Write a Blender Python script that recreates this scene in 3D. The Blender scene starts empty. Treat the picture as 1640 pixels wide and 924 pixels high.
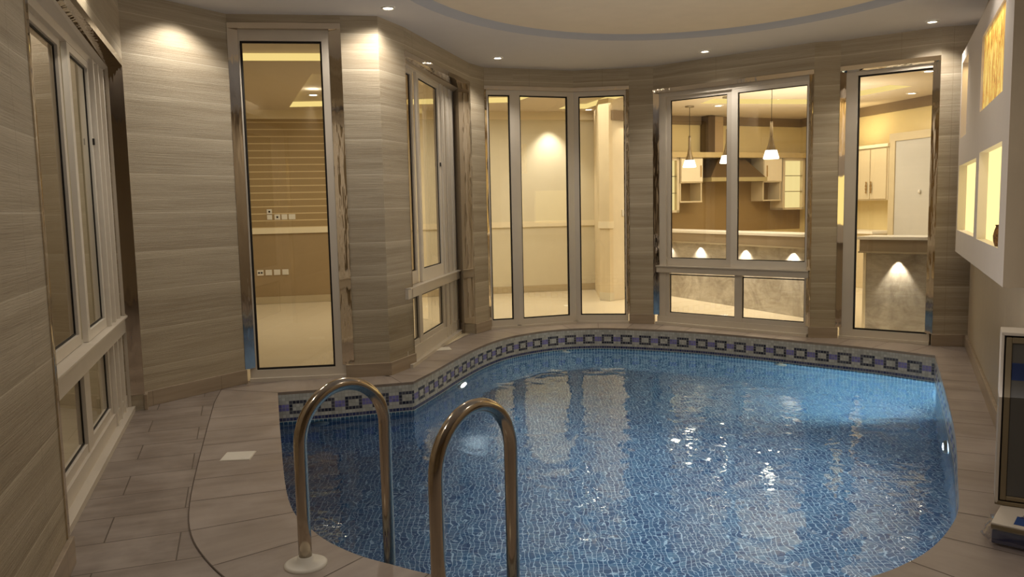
import bpy, bmesh, math, random
from mathutils import Vector, Matrix
random.seed(7)
C = bpy.context.scene.collection
PI = math.pi

# ------------------------------------------------------------------ node helpers
class G:
    def __init__(s, name):
        s.m = bpy.data.materials.new(name); s.m.use_nodes = True
        s.t = s.m.node_tree; s.t.nodes.clear()
        s.out = s.t.nodes.new('ShaderNodeOutputMaterial')
    def n(s, typ, **kw):
        nd = s.t.nodes.new(typ)
        for k, v in kw.items(): setattr(nd, k, v)
        return nd
    def put(s, sock, v):
        if isinstance(v, bpy.types.NodeSocket): s.t.links.new(v, sock)
        elif v is not None:
            if hasattr(sock.default_value, '__len__') and not hasattr(v, '__len__'): v = (v,)*len(sock.default_value)
            if hasattr(v, '__len__') and len(sock.default_value) == 4 and len(v) == 3: v = tuple(v)+(1,)
            sock.default_value = v
    def M(s, op, a, b=None, c=None):
        nd = s.n('ShaderNodeMath', operation=op)
        s.put(nd.inputs[0], a)
        if b is not None: s.put(nd.inputs[1], b)
        if c is not None: s.put(nd.inputs[2], c)
        return nd.outputs[0]
    def uv(s):
        o = s.n('ShaderNodeUVMap', uv_map='UVMap').outputs[0]
        x = s.n('ShaderNodeSeparateXYZ'); s.put(x.inputs[0], o); return o, x.outputs[0], x.outputs[1]
    def xyz(s, a, b, c=0.0):
        nd = s.n('ShaderNodeCombineXYZ'); s.put(nd.inputs[0], a); s.put(nd.inputs[1], b); s.put(nd.inputs[2], c); return nd.outputs[0]
    def noise(s, vec, scale, detail=3, rough=.5, dist=0):
        nd = s.n('ShaderNodeTexNoise'); s.put(nd.inputs['Vector'], vec)
        nd.inputs['Scale'].default_value = scale; nd.inputs['Detail'].default_value = detail
        nd.inputs['Roughness'].default_value = rough; nd.inputs['Distortion'].default_value = dist
        return nd.outputs['Fac'] if 'Fac' in nd.outputs else nd.outputs[0]
    def white(s, vec):
        nd = s.n('ShaderNodeTexWhiteNoise'); s.put(nd.inputs['Vector'], vec); return nd.outputs['Value']
    def mix(s, f, a, b, blend='MIX'):
        nd = s.n('ShaderNodeMix', data_type='RGBA', blend_type=blend)
        s.put(nd.inputs[0], f); s.put(nd.inputs[6], a); s.put(nd.inputs[7], b); return nd.outputs[2]
    def ramp(s, f, stops):
        nd = s.n('ShaderNodeValToRGB'); s.put(nd.inputs[0], f); e = nd.color_ramp.elements
        while len(e) < len(stops): e.new(.5)
        for k, (p, c) in enumerate(stops):
            e[k].position = p; e[k].color = tuple(c)+(1,) if len(c) == 3 else c
        return nd.outputs[0]
    def rng(s, f, a, b, c=0., d=1.):
        nd = s.n('ShaderNodeMapRange'); s.put(nd.inputs[0], f)
        for k, v in enumerate((a, b, c, d)): s.put(nd.inputs[k+1], v)
        return nd.outputs[0]
    def bump(s, h, strength=.3, dist=.01):
        nd = s.n('ShaderNodeBump'); nd.inputs['Strength'].default_value = strength
        nd.inputs['Distance'].default_value = dist; s.put(nd.inputs['Height'], h); return nd.outputs[0]
    def principled(s, col, rough=.5, metal=0., normal=None, spec=None, emis=None, estr=0.):
        p = s.n('ShaderNodeBsdfPrincipled'); s.put(p.inputs['Base Color'], col); s.put(p.inputs['Roughness'], rough)
        s.put(p.inputs['Metallic'], metal)
        if normal is not None: s.put(p.inputs['Normal'], normal)
        if spec is not None: s.put(p.inputs['Specular IOR Level'], spec)
        if emis is not None: s.put(p.inputs['Emission Color'], emis); s.put(p.inputs['Emission Strength'], estr)
        s.t.links.new(p.outputs[0], s.out.inputs[0]); return s.m
def plain(name, col, rough=.5, metal=0., var=.06, bscale=40, bstr=0., emis=None, estr=0., spec=None):
    g = G(name); tc = g.n('ShaderNodeTexCoord').outputs['Object']
    f = g.noise(tc, 6, 3)
    c = g.mix(f, [x*(1-var) for x in col], [min(1, x*(1+var)) for x in col])
    nm = g.bump(g.noise(tc, bscale, 3), bstr, .002) if bstr else None
    return g.principled(c, rough, metal, nm, spec, emis, estr)
def emit(name, col, st):
    g = G(name); e = g.n('ShaderNodeEmission'); g.put(e.inputs[0], col); g.put(e.inputs[1], st)
    g.t.links.new(e.outputs[0], g.out.inputs[0]); return g.m

# ------------------------------------------------------------------ materials
def mk_cladding():
    g = G('wavy_limestone_cladding'); uv, u, v = g.uv()
    P = .285
    row = g.M('FLOOR', g.M('DIVIDE', v, P)); fr = g.M('FRACT', g.M('DIVIDE', v, P))
    prow = g.white(g.xyz(row, 3.7, 1.1))
    uo = g.M('ADD', u, g.M('MULTIPLY', prow, 9.))
    warp = g.M('MULTIPLY', g.noise(g.xyz(uo, g.M('MULTIPLY', v, 2.), 2.), 1.3, 2), .035)
    vw = g.M('ADD', v, warp)
    fine = g.noise(g.xyz(g.M('MULTIPLY', uo, 3.), g.M('MULTIPLY', vw, 170.), 0), 1., 4, .7)
    med = g.noise(g.xyz(g.M('MULTIPLY', uo, .7), g.M('MULTIPLY', vw, 24.), 5.), 1., 3, .6)
    big = g.noise(g.xyz(g.M('MULTIPLY', uo, .5), g.M('MULTIPLY', vw, 5.), 9.), 1., 2)
    c1 = g.ramp(med, [(.3, (.34, .285, .20)), (.5, (.44, .375, .275)), (.72, (.54, .475, .365))])
    c2 = g.mix(g.rng(fine, .4, .65, 0, .5), c1, (.25, .195, .125))
    c3 = g.mix(g.rng(big, .35, .65, 0, .35), c2, (.60, .52, .39))
    c4 = g.mix(g.M('MULTIPLY', prow, .32), c3, (.26, .20, .13))
    gr = g.M('LESS_THAN', fr, .022)
    c5 = g.mix(g.rng(fr, .80, 1., 0, .28), c4, (.66, .58, .44))
    c6 = g.mix(g.M('MULTIPLY', gr, .7), c5, (.62, .56, .44))
    ucell = g.M('LESS_THAN', g.M('FRACT', g.M('DIVIDE', g.M('ADD', u, .37), 1.2)), .003)
    c7 = g.mix(g.M('MULTIPLY', ucell, .6), c6, (.25, .2, .13))
    h = g.M('ADD', g.M('MULTIPLY', fine, .7), g.M('MULTIPLY', med, .35))
    return g.principled(c7, .62, 0, g.bump(h, .8, .007), .3)
CLAD = mk_cladding()
def mk_skirt():
    g = G('beige_stone_skirting'); uv, u, v = g.uv()
    f = g.noise(g.xyz(g.M('MULTIPLY', u, 1.5), g.M('MULTIPLY', v, 20), 0), 1, 4)
    c = g.ramp(f, [(.3, (.27, .21, .15)), (.7, (.40, .32, .235))])
    j = g.M('LESS_THAN', g.M('FRACT', g.M('DIVIDE', g.M('ADD', u, .21), .6)), .006)
    c = g.mix(g.M('MULTIPLY', j, .7), c, (.12, .09, .06))
    return g.principled(c, .35, 0, g.bump(f, .1, .003), .4)
SKIRT = mk_skirt()
def mk_deck(name, bw, bh, off, rot, cols):
    g = G(name); uv, u, v = g.uv()
    mp = g.n('ShaderNodeMapping'); g.put(mp.inputs[0], uv); mp.inputs['Rotation'].default_value = (0, 0, rot)
    sx = g.n('ShaderNodeSeparateXYZ'); g.put(sx.inputs[0], mp.outputs[0]); a, b = sx.outputs[0], sx.outputs[1]
    row = g.M('FLOOR', g.M('DIVIDE', b, bh)); ao = g.M('ADD', a, g.M('MULTIPLY', g.M('MODULO', g.M('ABSOLUTE', row), 2.), bw*off))
    col = g.M('FLOOR', g.M('DIVIDE', ao, bw)); rnd = g.white(g.xyz(row, col, 1.))
    fa = g.M('FRACT', g.M('DIVIDE', ao, bw)); fb = g.M('FRACT', g.M('DIVIDE', b, bh))
    ga = g.M('LESS_THAN', fa, .006/bw); gb = g.M('LESS_THAN', fb, .006/bh)
    gr = g.M('MAXIMUM', ga, gb)
    st = g.noise(g.xyz(g.M('MULTIPLY', ao, 2.), g.M('MULTIPLY', b, 14.), g.M('MULTIPLY', rnd, 7.)), 1, 4, .6)
    cl = g.noise(g.xyz(a, b, 2.), 3., 4, .65)
    c = g.mix(g.rng(st, .3, .7), cols[0], cols[1]); c = g.mix(g.rng(cl, .45, .7, 0, .6), c, cols[2])
    c = g.mix(g.M('MULTIPLY', rnd, .35), c, cols[0])
    c = g.mix(g.M('MULTIPLY', gr, .9), c, (.085, .065, .05))
    return g.principled(c, g.rng(cl, .3, .7, .28, .5), 0, g.bump(g.M('SUBTRACT', g.M('MULTIPLY', st, .2), gr), .25, .003), .4)
DC = [(.20, .162, .138), (.31, .258, .222), (.44, .38, .335)]
DECK = mk_deck('taupe_deck_tiles', .62, .31, .5, math.radians(-19), DC)
COPING = mk_deck('coping_tiles', 60., 500., 0., 0, [(.25, .205, .175), (.34, .285, .243), (.45, .385, .34)])
def mk_mosaic():
    g = G('blue_glass_mosaic'); uv, u, v = g.uv(); t = .034
    a = g.M('DIVIDE', u, t); b = g.M('DIVIDE', v, t)
    r = g.white(g.xyz(g.M('FLOOR', a), g.M('FLOOR', b), .5))
    r2 = g.white(g.xyz(g.M('FLOOR', a), g.M('FLOOR', b), 8.5))
    c = g.ramp(r, [(0, (.035, .10, .22)), (.3, (.05, .135, .265)), (.7, (.068, .17, .30)), (.9, (.10, .215, .345)), (1, (.15, .28, .40))])
    gr = g.M('MAXIMUM', g.M('LESS_THAN', g.M('FRACT', a), .13), g.M('LESS_THAN', g.M('FRACT', b), .10))
    c = g.mix(gr, c, (.60, .74, .82))
    return g.principled(c, .25, 0, None, .5)
MOSAIC = mk_mosaic()
def mk_band():
    g = G('waterline_mosaic_band'); uv, u, v = g.uv(); t = .0270
    col = g.n('ShaderNodeVertexColor', layer_name='tile').outputs[0]
    a = g.M('DIVIDE', u, t); b = g.M('DIVIDE', v, t)
    r = g.white(g.xyz(g.M('FLOOR', a), g.M('FLOOR', b), .5))
    c = g.mix(g.M('MULTIPLY', r, .35), col, g.mix(.5, col, (.5, .5, .6)))
    gr = g.M('MAXIMUM', g.M('LESS_THAN', g.M('FRACT', a), .10), g.M('LESS_THAN', g.M('FRACT', b), .10))
    c = g.mix(gr, c, (.42, .43, .42))
    return g.principled(c, .25, 0, None, .5)
BAND = mk_band()
def mk_water():
    g = G('pool_water_surface'); tc = g.n('ShaderNodeTexCoord').outputs['Object']
    n1 = g.noise(tc, 3.6, 1, .4, .8); n2 = g.noise(tc, 9., 1, .5, .5); n3 = g.noise(tc, 38., 2, .5)
    h = g.M('ADD', g.M('MULTIPLY', n1, 1.), g.M('ADD', g.M('MULTIPLY', n2, .30), g.M('MULTIPLY', n3, .010)))
    nm = g.bump(h, 1., .0085)
    b = g.n('ShaderNodeBsdfGlass'); g.put(b.inputs['Color'], (.93, .97, .98)); b.inputs['IOR'].default_value = 1.33
    b.inputs['Roughness'].default_value = .012; g.put(b.inputs['Normal'], nm)
    g.t.links.new(b.outputs[0], g.out.inputs[0]); return g.m
WATER = mk_water()
def mk_glass(name, tint, refl):
    g = G(name); tr = g.n('ShaderNodeBsdfTransparent'); g.put(tr.inputs[0], tint)
    gl = g.n('ShaderNodeBsdfGlossy'); gl.inputs['Roughness'].default_value = .015; g.put(gl.inputs[0], (1, .97, .92))
    ge = g.n('ShaderNodeNewGeometry'); vd = g.n('ShaderNodeVectorMath', operation='DOT_PRODUCT')
    g.put(vd.inputs[0], ge.outputs['Normal']); g.put(vd.inputs[1], ge.outputs['Incoming'])
    f = g.M('ADD', refl, g.M('MULTIPLY', 1-refl, g.M('POWER', g.M('SUBTRACT', 1., g.M('ABSOLUTE', vd.outputs['Value'])), 5.)))
    mx = g.n('ShaderNodeMixShader'); g.put(mx.inputs[0], f)
    g.t.links.new(tr.outputs[0], mx.inputs[1]); g.t.links.new(gl.outputs[0], mx.inputs[2]); g.t.links.new(mx.outputs[0], g.out.inputs[0]); return g.m
GLASS = mk_glass('window_glass', (.93, .92, .88), .075)
DARKGLASS = mk_glass('smoked_screen_glass', (.52, .44, .34), .06)
def mk_mirror():
    g = G('bronze_mirror_steel'); tc = g.n('ShaderNodeTexCoord').outputs['Object']
    mp = g.n('ShaderNodeMapping'); g.put(mp.inputs[0], tc); mp.inputs['Scale'].default_value = (9, 9, 1.3)
    h = g.noise(mp.outputs[0], 2.2, 2)
    return g.principled((.74, .66, .55), .05, 1., g.bump(h, .25, .010))
MIRROR = mk_mirror()
ALU = plain('champagne_aluminium', (.64, .575, .485), .38, .15, .05)
ALU2 = plain('champagne_aluminium_light', (.74, .68, .59), .35, .15, .05)
GASKET = plain('black_rubber_gasket', (.008, .006, .005), .6)
PAINT = plain('ceiling_paint', (.56, .535, .515), .9, 0, .03)
NICHE = plain('niche_white_paint', (.66, .60, .54), .6, 0, .03)
RWALL = plain('smooth_beige_render', (.42, .34, .235), .55, 0, .08)
CREAM = plain('cream_wall_paint', (.68, .61, .45), .7, 0, .03)
CREAM2 = plain('pale_cream_trim', (.80, .70, .50), .5, 0, .03)
BROWNW = plain('brown_wallpaper', (.33, .235, .125), .6, 0, .06)
DARKROOM = plain('brown_room_wall', (.27, .21, .14), .7, 0, .1)
HFLOOR = plain('cream_polished_floor', (.72, .62, .44), .22, 0, .03)
CROWN = plain('brown_crown_band', (.22, .155, .09), .5)
KWALL = plain('kitchen_yellow_wall', (.76, .62, .32), .7, 0, .04)
SPLASH = plain('kitchen_brown_splashback', (.26, .17, .07), .4)
CAB = plain('kitchen_cabinet_cream', (.62, .52, .34), .45, 0, .03)
STEEL = plain('brushed_steel', (.42, .38, .32), .25, 1., .05)
DSTEEL = plain('dark_hood_steel', (.12, .085, .055), .35, .6)
WHITEP = plain('white_plastic', (.70, .66, .58), .4)
WHITED = plain('pale_grey_door', (.50, .48, .44), .5, 0, .03)
COUNTER = plain('white_counter_stone', (.85, .80, .70), .25, 0, .03)
FASCIA = plain('taupe_counter_fascia', (.30, .23, .15), .5)
GOLD = plain('gold_handle', (.60, .42, .20), .25, 1.)
def mk_stripe():
    g = G('striped_wallpaper'); uv, u, v = g.uv()
    f = g.M('FRACT', g.M('DIVIDE', v, .107)); l = g.M('LESS_THAN', f, .14)
    c = g.mix(l, (.34, .24, .115), (.62, .49, .28)); return g.principled(c, .55)
STRIPE = mk_stripe()
def mk_stone():
    g = G('marbled_island_stone'); uv, u, v = g.uv()
    w = g.noise(g.xyz(u, v, 0), 2.2, 6, .65, 2.0); x = g.noise(g.xyz(g.M('MULTIPLY', u, 2), g.M('MULTIPLY', v, 6), 3), 2., 6, .7, 1.)
    c = g.ramp(w, [(.3, (.26, .23, .19)), (.5, (.44, .40, .34)), (.7, (.56, .52, .45))])
    c = g.mix(g.rng(x, .4, .7, 0, .6), c, (.27, .225, .165))
    return g.principled(c, .35, 0, g.bump(x, .3, .004))
STONE = mk_stone()
def mk_chrome():
    g = G('polished_steel_tube'); tc = g.n('ShaderNodeTexCoord').outputs['Object']
    return g.principled((.56, .48, .38), g.rng(g.noise(tc, 30, 3), .3, .7, .10, .20), 1.)
CHROME = mk_chrome()
def mk_goldart():
    g = G('golden_textured_panel'); tc = g.n('ShaderNodeTexCoord').outputs['Object']
    mp = g.n('ShaderNodeMapping'); g.put(mp.inputs[0], tc); mp.inputs['Scale'].default_value = (2, 2, .7)
    n = g.noise(mp.outputs[0], 5., 6, .7, 2.5)
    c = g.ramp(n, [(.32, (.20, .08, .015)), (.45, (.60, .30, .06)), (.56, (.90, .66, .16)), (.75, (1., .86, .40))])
    return g.principled(c, .4, 0, None, .4, c, .55)  # emission adds the niche light to the panel's own colour
GOLDART = mk_goldart()
E_SPOT = emit('downlight_lens_glow', (1, .90, .74), 22)
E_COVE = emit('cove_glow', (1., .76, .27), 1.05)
E_NICHE = emit('niche_back_glow', (1., .78, .30), 1.5)
E_NICHE2 = emit('niche_soft_glow', (1., .72, .28), .75)
E_CAB = emit('lit_cabinet_glow', (1., .80, .34), 1.0)
E_SHADE = emit('pendant_shade_glow', (1., .93, .80), 4.5)
E_POOL = emit('pool_lamp_glow', (.9, .97, 1.), 14)

# ------------------------------------------------------------------ mesh builder
class MB:
    def __init__(s): s.v = []; s.f = []; s.uv = []; s.mi = []; s.smooth = []; s.mats = []
    def mat(s, m):
        if m not in s.mats: s.mats.append(m)
        return s.mats.index(m)
    def face(s, pts, m=None, uv=None, smooth=False):
        k = len(s.v); pts = [Vector(p) for p in pts]; s.v += pts; s.f.append(list(range(k, k+len(pts))))
        if uv is None:
            n = Vector((0, 0, 0))
            for i in range(len(pts)):
                a, b = pts[i], pts[(i+1) % len(pts)]
                n += Vector(((a.y-b.y)*(a.z+b.z), (a.z-b.z)*(a.x+b.x), (a.x-b.x)*(a.y+b.y)))
            if n.length > 0: n.normalize()
            if abs(n.z) > .7: uv = [(p.x, p.y) for p in pts]
            else:
                t = Vector((0, 0, 1)).cross(n); t.normalize(); uv = [(p.dot(t), p.z) for p in pts]
        s.uv.append(uv); s.mi.append(s.mat(m) if m else 0); s.smooth.append(smooth)
    def prism(s, poly, z0, z1, m=None):          # poly counter-clockwise seen from above
        A = sum(poly[i][0]*poly[(i+1) % len(poly)][1]-poly[(i+1) % len(poly)][0]*poly[i][1] for i in range(len(poly)))
        if A < 0: poly = poly[::-1]
        n = len(poly)
        s.face([(p[0], p[1], z1) for p in poly], m); s.face([(p[0], p[1], z0) for p in poly[::-1]], m)
        for i in range(n):
            a, b = poly[i], poly[(i+1) % n]
            s.face([(a[0], a[1], z0), (b[0], b[1], z0), (b[0], b[1], z1), (a[0], a[1], z1)], m)
    def box(s, x0, x1, y0, y1, z0, z1, m=None): s.prism([(x0, y0), (x1, y0), (x1, y1), (x0, y1)], z0, z1, m)
    def lathe(s, prof, c, n=32, m=None, axis='z'):
        c = Vector(c)
        def P(r, h, a):
            if axis == 'z': return c+Vector((r*math.cos(a), r*math.sin(a), h))
            ax = Vector(axis).normalized(); t = ax.orthogonal().normalized(); b = ax.cross(t)
            return c+ax*h+t*r*math.cos(a)+b*r*math.sin(a)
        for i in range(n):
            a, b = 2*PI*i/n, 2*PI*(i+1)/n
            for (r0, h0), (r1, h1) in zip(prof, prof[1:]):
                q = [P(r0, h0, a), P(r0, h0, b), P(r1, h1, b), P(r1, h1, a)]
                if r0 < 1e-6: q = q[1:]
                elif r1 < 1e-6: q = q[:3]
                s.face(q, m, smooth=True)
    def tube(s, path, r, n=16, m=None, caps=True):
        path = [Vector(p) for p in path]; rings = []
        up = None
        for i, p in enumerate(path):
            t = (path[min(i+1, len(path)-1)]-path[max(i-1, 0)]).normalized()
            if up is None: up = t.orthogonal().normalized()
            up = (up-t*up.dot(t)).normalized(); b = t.cross(up)
            rings.append([p+up*r*math.cos(2*PI*k/n)+b*r*math.sin(2*PI*k/n) for k in range(n)])
        for A, B in zip(rings, rings[1:]):
            for k in range(n): s.face([A[k], A[(k+1) % n], B[(k+1) % n], B[k]], m, smooth=True)
        if caps: s.face(rings[0][::-1], m); s.face(rings[-1], m)
    def build(s, name, mat=None, parent=None, weld=False, bevel=0):
        me = bpy.data.meshes.new(name); me.from_pydata([tuple(v) for v in s.v], [], s.f)
        uvl = me.uv_layers.new(name='UVMap'); k = 0
        for f in s.uv:
            for c in f: uvl.data[k].uv = c; k += 1
        mats = [m for m in s.mats if m] or [mat]
        for m in mats: me.materials.append(m)
        for i, p in enumerate(me.polygons): p.material_index = s.mi[i]; p.use_smooth = s.smooth[i]
        bm = bmesh.new(); bm.from_mesh(me)
        bmesh.ops.remove_doubles(bm, verts=bm.verts, dist=1e-5)
        if bevel:
            es = [e for e in bm.edges if len(e.link_faces) == 2 and e.calc_face_angle(0) > .6]
            bmesh.ops.bevel(bm, geom=es, offset=bevel, segments=2, affect='EDGES', profile=.5)
        bm.to_mesh(me); bm.free()
        o = bpy.data.objects.new(name, me); C.objects.link(o)
        if parent is not None: o.parent = parent; o.matrix_parent_inverse = parent.matrix_world.inverted()
        return o
def empty(name, loc, parent=None):
    o = bpy.data.objects.new(name, None); o.location = loc; C.objects.link(o); o.empty_display_size = .1
    o.matrix_world = Matrix.Translation(loc)
    if parent is not None: o.parent = parent
    return o
def struct(o): o['kind'] = 'structure'; return o
def tag(o, label, cat, group=None):
    o['label'] = label; o['category'] = cat
    if group: o['group'] = group
    return o
def hang(o, parent):           # parent while keeping world coordinates of mesh built in world space
    o.parent = parent; o.matrix_parent_inverse = Matrix.Translation(parent.location).inverted()
def copy_tree(o, loc, label=None, par=None):
    c = o.copy(); C.objects.link(c)
    if par is None: c.location = loc
    else: c.parent = par
    if label: c['label'] = label
    for ch in o.children: copy_tree(ch, None, None, c)
    return c
V2 = lambda p: Vector((p[0], p[1]))
def perp(a, b):                 # unit normal on the left of a->b
    d = (V2(b)-V2(a)).normalized(); return Vector((-d.y, d.x))

# ------------------------------------------------------------------ room plan (room side runs with the room on the right of travel)
H = 3.0
WT = .16
L0 = [(-1.35, -1.6), (-1.28, 1.5), (-1.83, 3.12)]
LW = ((-1.83, 3.12), (-2.70, 5.68))
L1 = [(-2.70, 5.68), (-2.735, 5.77), (-2.24, 6.53)]
W1 = ((-2.24, 6.53), (-1.355, 6.65))
P2 = [(-1.355, 6.65), (-1.06, 6.71), (-.90, 7.12)]
W2 = ((-.90, 7.12), (-.42, 8.90))
P3 = [(-.42, 8.90), (-.27, 9.19)]
W3 = [(-.27, 9.19), (.06, 9.29), (.77, 9.53), (1.41, 9.43)]
P4 = [(1.41, 9.43), (1.68, 9.35)]
W4 = ((1.68, 9.35), (3.09, 8.16))
P5 = [(3.09, 8.16), (3.33, 8.10)]
W5 = ((3.33, 8.10), (4.05, 7.57))
P6 = [(4.05, 7.57), (4.345, 7.49)]
RW = [(4.345, 7.49), (2.92, 4.65), (2.56, 3.80), (2.42, 1.5), (2.42, -1.6)]
BK = [(2.42, -1.6), (-1.35, -1.6)]
ROOM = L0+[LW[1]]+L1[1:]+[W1[1]]+P2[1:]+[W2[1]]+P3[1:]+W3[1:]+P4[1:]+[W4[1]]+P5[1:]+[W5[1]]+P6[1:]+RW[1:]

def offset_poly(pts, d):        # open polyline offset to the left
    out = []
    for i, p in enumerate(pts):
        ns = []
        if i > 0: ns.append(perp(pts[i-1], p))
        if i < len(pts)-1: ns.append(perp(p, pts[i+1]))
        n = sum(ns, Vector((0, 0))); n.normalize(); k = 1/max(.5, n.dot(ns[0]))
        out.append(tuple(V2(p)+n*d*k))
    return out
def wall(name, pts, z0, z1, mat, mb=None, thick=WT):
    own = mb is None; mb = mb or MB(); off = offset_poly(pts, thick)
    for i in range(len(pts)-1): mb.prism([pts[i], pts[i+1], off[i+1], off[i]], z0, z1)
    return struct(mb.build(name, mat)) if own else mb
def skirt(name, pts, ext0=0, ext1=0):
    a, b = V2(pts[0]), V2(pts[1]); pts = list(pts)
    if ext0: pts[0] = tuple(a-(b-a).normalized()*ext0)
    a, b = V2(pts[-2]), V2(pts[-1])
    if ext1: pts[-1] = tuple(b+(b-a).normalized()*ext1)
    mb = MB(); off = offset_poly(pts, -.022)
    for i in range(len(pts)-1): mb.prism([pts[i], pts[i+1], off[i+1], off[i]], 0, .115)
    return struct(mb.build(name, SKIRT, bevel=.003))

# walls: solid pieces with headers over the openings
mb = MB(); wall('', L0, 0, H, CLAD, mb); wall('', list(LW), 2.50, H, CLAD, mb); struct(mb.build('wall_left', CLAD))
mb = MB(); wall('', L1, 0, H, CLAD, mb); wall('', list(W1), 2.93, H, CLAD, mb); struct(mb.build('wall_left_rear', CLAD))
mb = MB(); wall('', P2, 0, H, CLAD, mb); wall('', list(W2), 2.80, H, CLAD, mb); struct(mb.build('wall_corner_left', CLAD))
mb = MB(); wall('', P3, 0, H, CLAD, mb); wall('', W3, 2.80, H, CLAD, mb); struct(mb.build('wall_back', CLAD))
mb = MB(); wall('', P4, 0, H, CLAD, mb); wall('', list(W4), 2.73, H, CLAD, mb); struct(mb.build('wall_back_right', CLAD))
mb = MB(); wall('', P5, 0, H, CLAD, mb); wall('', list(W5), 2.74, H, CLAD, mb); wall('', P6, 0, H, CLAD, mb); struct(mb.build('wall_corner_right', CLAD))
mb = MB(); wall('', RW, 0, .94, RWALL, mb); wall('', RW, 2.68, H, RWALL, mb)
RWu = offset_poly([(4.345, 7.49), (2.92, 4.65), (2.74, 4.24)], .16); wall('', RWu, .94, 2.68, RWALL, mb); wall('', [(2.735, 4.215)]+RW[2:], .94, 2.68, RWALL, mb)
struct(mb.build('wall_right', RWALL))
wall('wall_front', BK, 0, H, RWALL)
skirt('baseboard_left', L0); skirt('baseboard_left_rear', L1, .02, 0); skirt('baseboard_corner_left', P2, .07, 0)
skirt('baseboard_back', P3, .02, .02); skirt('baseboard_back_right', P4, .01, .01); skirt('baseboard_corner_right', P5, .02, .02)
skirt('baseboard_right_rear', P6, .01, 0); skirt('baseboard_right', RW); skirt('baseboard_front', BK)

# ------------------------------------------------------------------ pool outline
def catmull(pts, n=10):
    out = []
    P = [V2(p) for p in pts]; P = [P[0]*2-P[1]]+P+[P[-1]*2-P[-2]]
    for i in range(1, len(P)-2):
        for k in range(n):
            t = k/n; a, b, c, d = P[i-1:i+3]
            out.append(.5*((2*b)+(c-a)*t+(2*a-5*b+4*c-d)*t*t+(3*b-a-3*c+d)*t**3))
    out.append(P[-2]); return out
seg1 = [(-1.86, 6.13), (-1.48, 4.89), (-1.125, 3.79), (-.91, 3.40), (-.70, 3.17), (-.47, 3.02), (-.30, 2.93), (.0, 2.80), (.5, 2.70), (1.0, 2.73), (1.32, 2.85), (1.5, 2.95), (1.67, 3.08), (1.85, 3.27), (2.02, 3.5), (2.23, 3.88), (2.62, 4.6), (3.05, 5.47), (3.81, 7.06)]
seg2 = [(3.81, 7.06), (3.45, 7.48), (3.0, 7.88), (2.51, 8.31), (1.94, 8.73), (1.29, 9.03), (.86, 9.11), (.42, 9.0), (-.01, 8.64), (-.28, 8.17), (-.50, 7.55), (-.68, 6.91), (-.83, 6.42)]
seg3 = [(-.83, 6.42), (-1.13, 6.33), (-1.42, 6.24), (-1.86, 6.13)]
OUT = catmull(seg1, 8)[:-1]+catmull(seg2, 8)[:-1]+catmull(seg3, 5)[:-1]      # counter-clockwise
NP = len(OUT)
def ring_offset(d):
    o = []
    for i in range(NP):
        a, b, c = OUT[i-1], OUT[i], OUT[(i+1) % NP]
        n1 = Vector(((b-a).y, -(b-a).x)).normalized(); n2 = Vector(((c-b).y, -(c-b).x)).normalized()
        n = (n1+n2).normalized(); o.append(b+n*d/max(.6, n.dot(n1)))
    return o
def filled(name, z, outer, holes, mat):
    cu = bpy.data.curves.new(name, 'CURVE'); cu.dimensions = '2D'; cu.fill_mode = 'BOTH'
    for loop in [outer]+holes:
        sp = cu.splines.new('POLY'); sp.points.add(len(loop)-1)
        for k, p in enumerate(loop): sp.points[k].co = (p[0], p[1], 0, 1)
        sp.use_cyclic_u = True
    t = bpy.data.objects.new(name+'_curve', cu); C.objects.link(t)
    me = bpy.data.meshes.new_from_object(t.evaluated_get(bpy.context.evaluated_depsgraph_get()))
    bpy.data.objects.remove(t); bpy.data.curves.remove(cu)
    for v in me.vertices: v.co.z = z
    me.materials.clear(); me.materials.append(mat)
    for l in list(me.uv_layers): me.uv_layers.remove(l)
    uvl = me.uv_layers.new(name='UVMap')
    for l in me.loops: co = me.vertices[l.vertex_index].co; uvl.data[l.index].uv = (co.x, co.y)
    for p in me.polygons: p.use_smooth = False
    me.name = name; o = bpy.data.objects.new(name, me); C.objects.link(o); return o
ROOMX = offset_poly(ROOM+[ROOM[0]], WT*.5)[:-1]
CB = ring_offset(.46)
# outer coping loop must stay inside the room: pull points back to the wall where the pool runs close to it
def inside(p, poly):
    r = False
    for i in range(len(poly)):
        a, b = poly[i], poly[(i+1) % len(poly)]
        if (a[1] > p[1]) != (b[1] > p[1]) and p[0] < (b[0]-a[0])*(p[1]-a[1])/(b[1]-a[1])+a[0]: r = not r
    return r
CB[0] = Vector((-2.36, 6.28)); SH = []
for i in range(NP):
    k = 1.
    while k > .06 and not inside(OUT[i]+(CB[i]-OUT[i])*k*1.03, ROOMX): k -= .02
    SH.append(k)
CB = [OUT[i]+(CB[i]-OUT[i])*min(SH[i], .5*(min(SH[i-1], SH[(i+1) % NP])+SH[i])) for i in range(NP)]
ci = min(range(NP), key=lambda i: (OUT[i]-Vector((-.83, 6.42))).length)
t1 = (OUT[ci]-OUT[ci-1]).normalized(); t2 = (OUT[(ci+1) % NP]-OUT[ci]).normalized()
Qc = OUT[ci]+((Vector((t1.y, -t1.x))+Vector((t2.y, -t2.x))).normalized())*.30
for k in range(-14, 15):
    i = (ci+k) % NP
    if (k < 0 and (CB[i]-Qc).dot(t1) > 0) or (k > 0 and (CB[i]-Qc).dot(t2) < 0) or k == 0: CB[i] = Qc
fl_ = filled('floor', 0, ROOMX, [[tuple(p) for p in OUT]], DECK); struct(fl_)
if fl_.data.polygons[0].normal.z < 0: fl_.data.flip_normals()
for _ in range(4):
    CB = [CB[i] if i < 2 or i > 120 else (CB[i-1]+CB[i]*2+CB[i+1])/4 for i in range(NP)]
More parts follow.
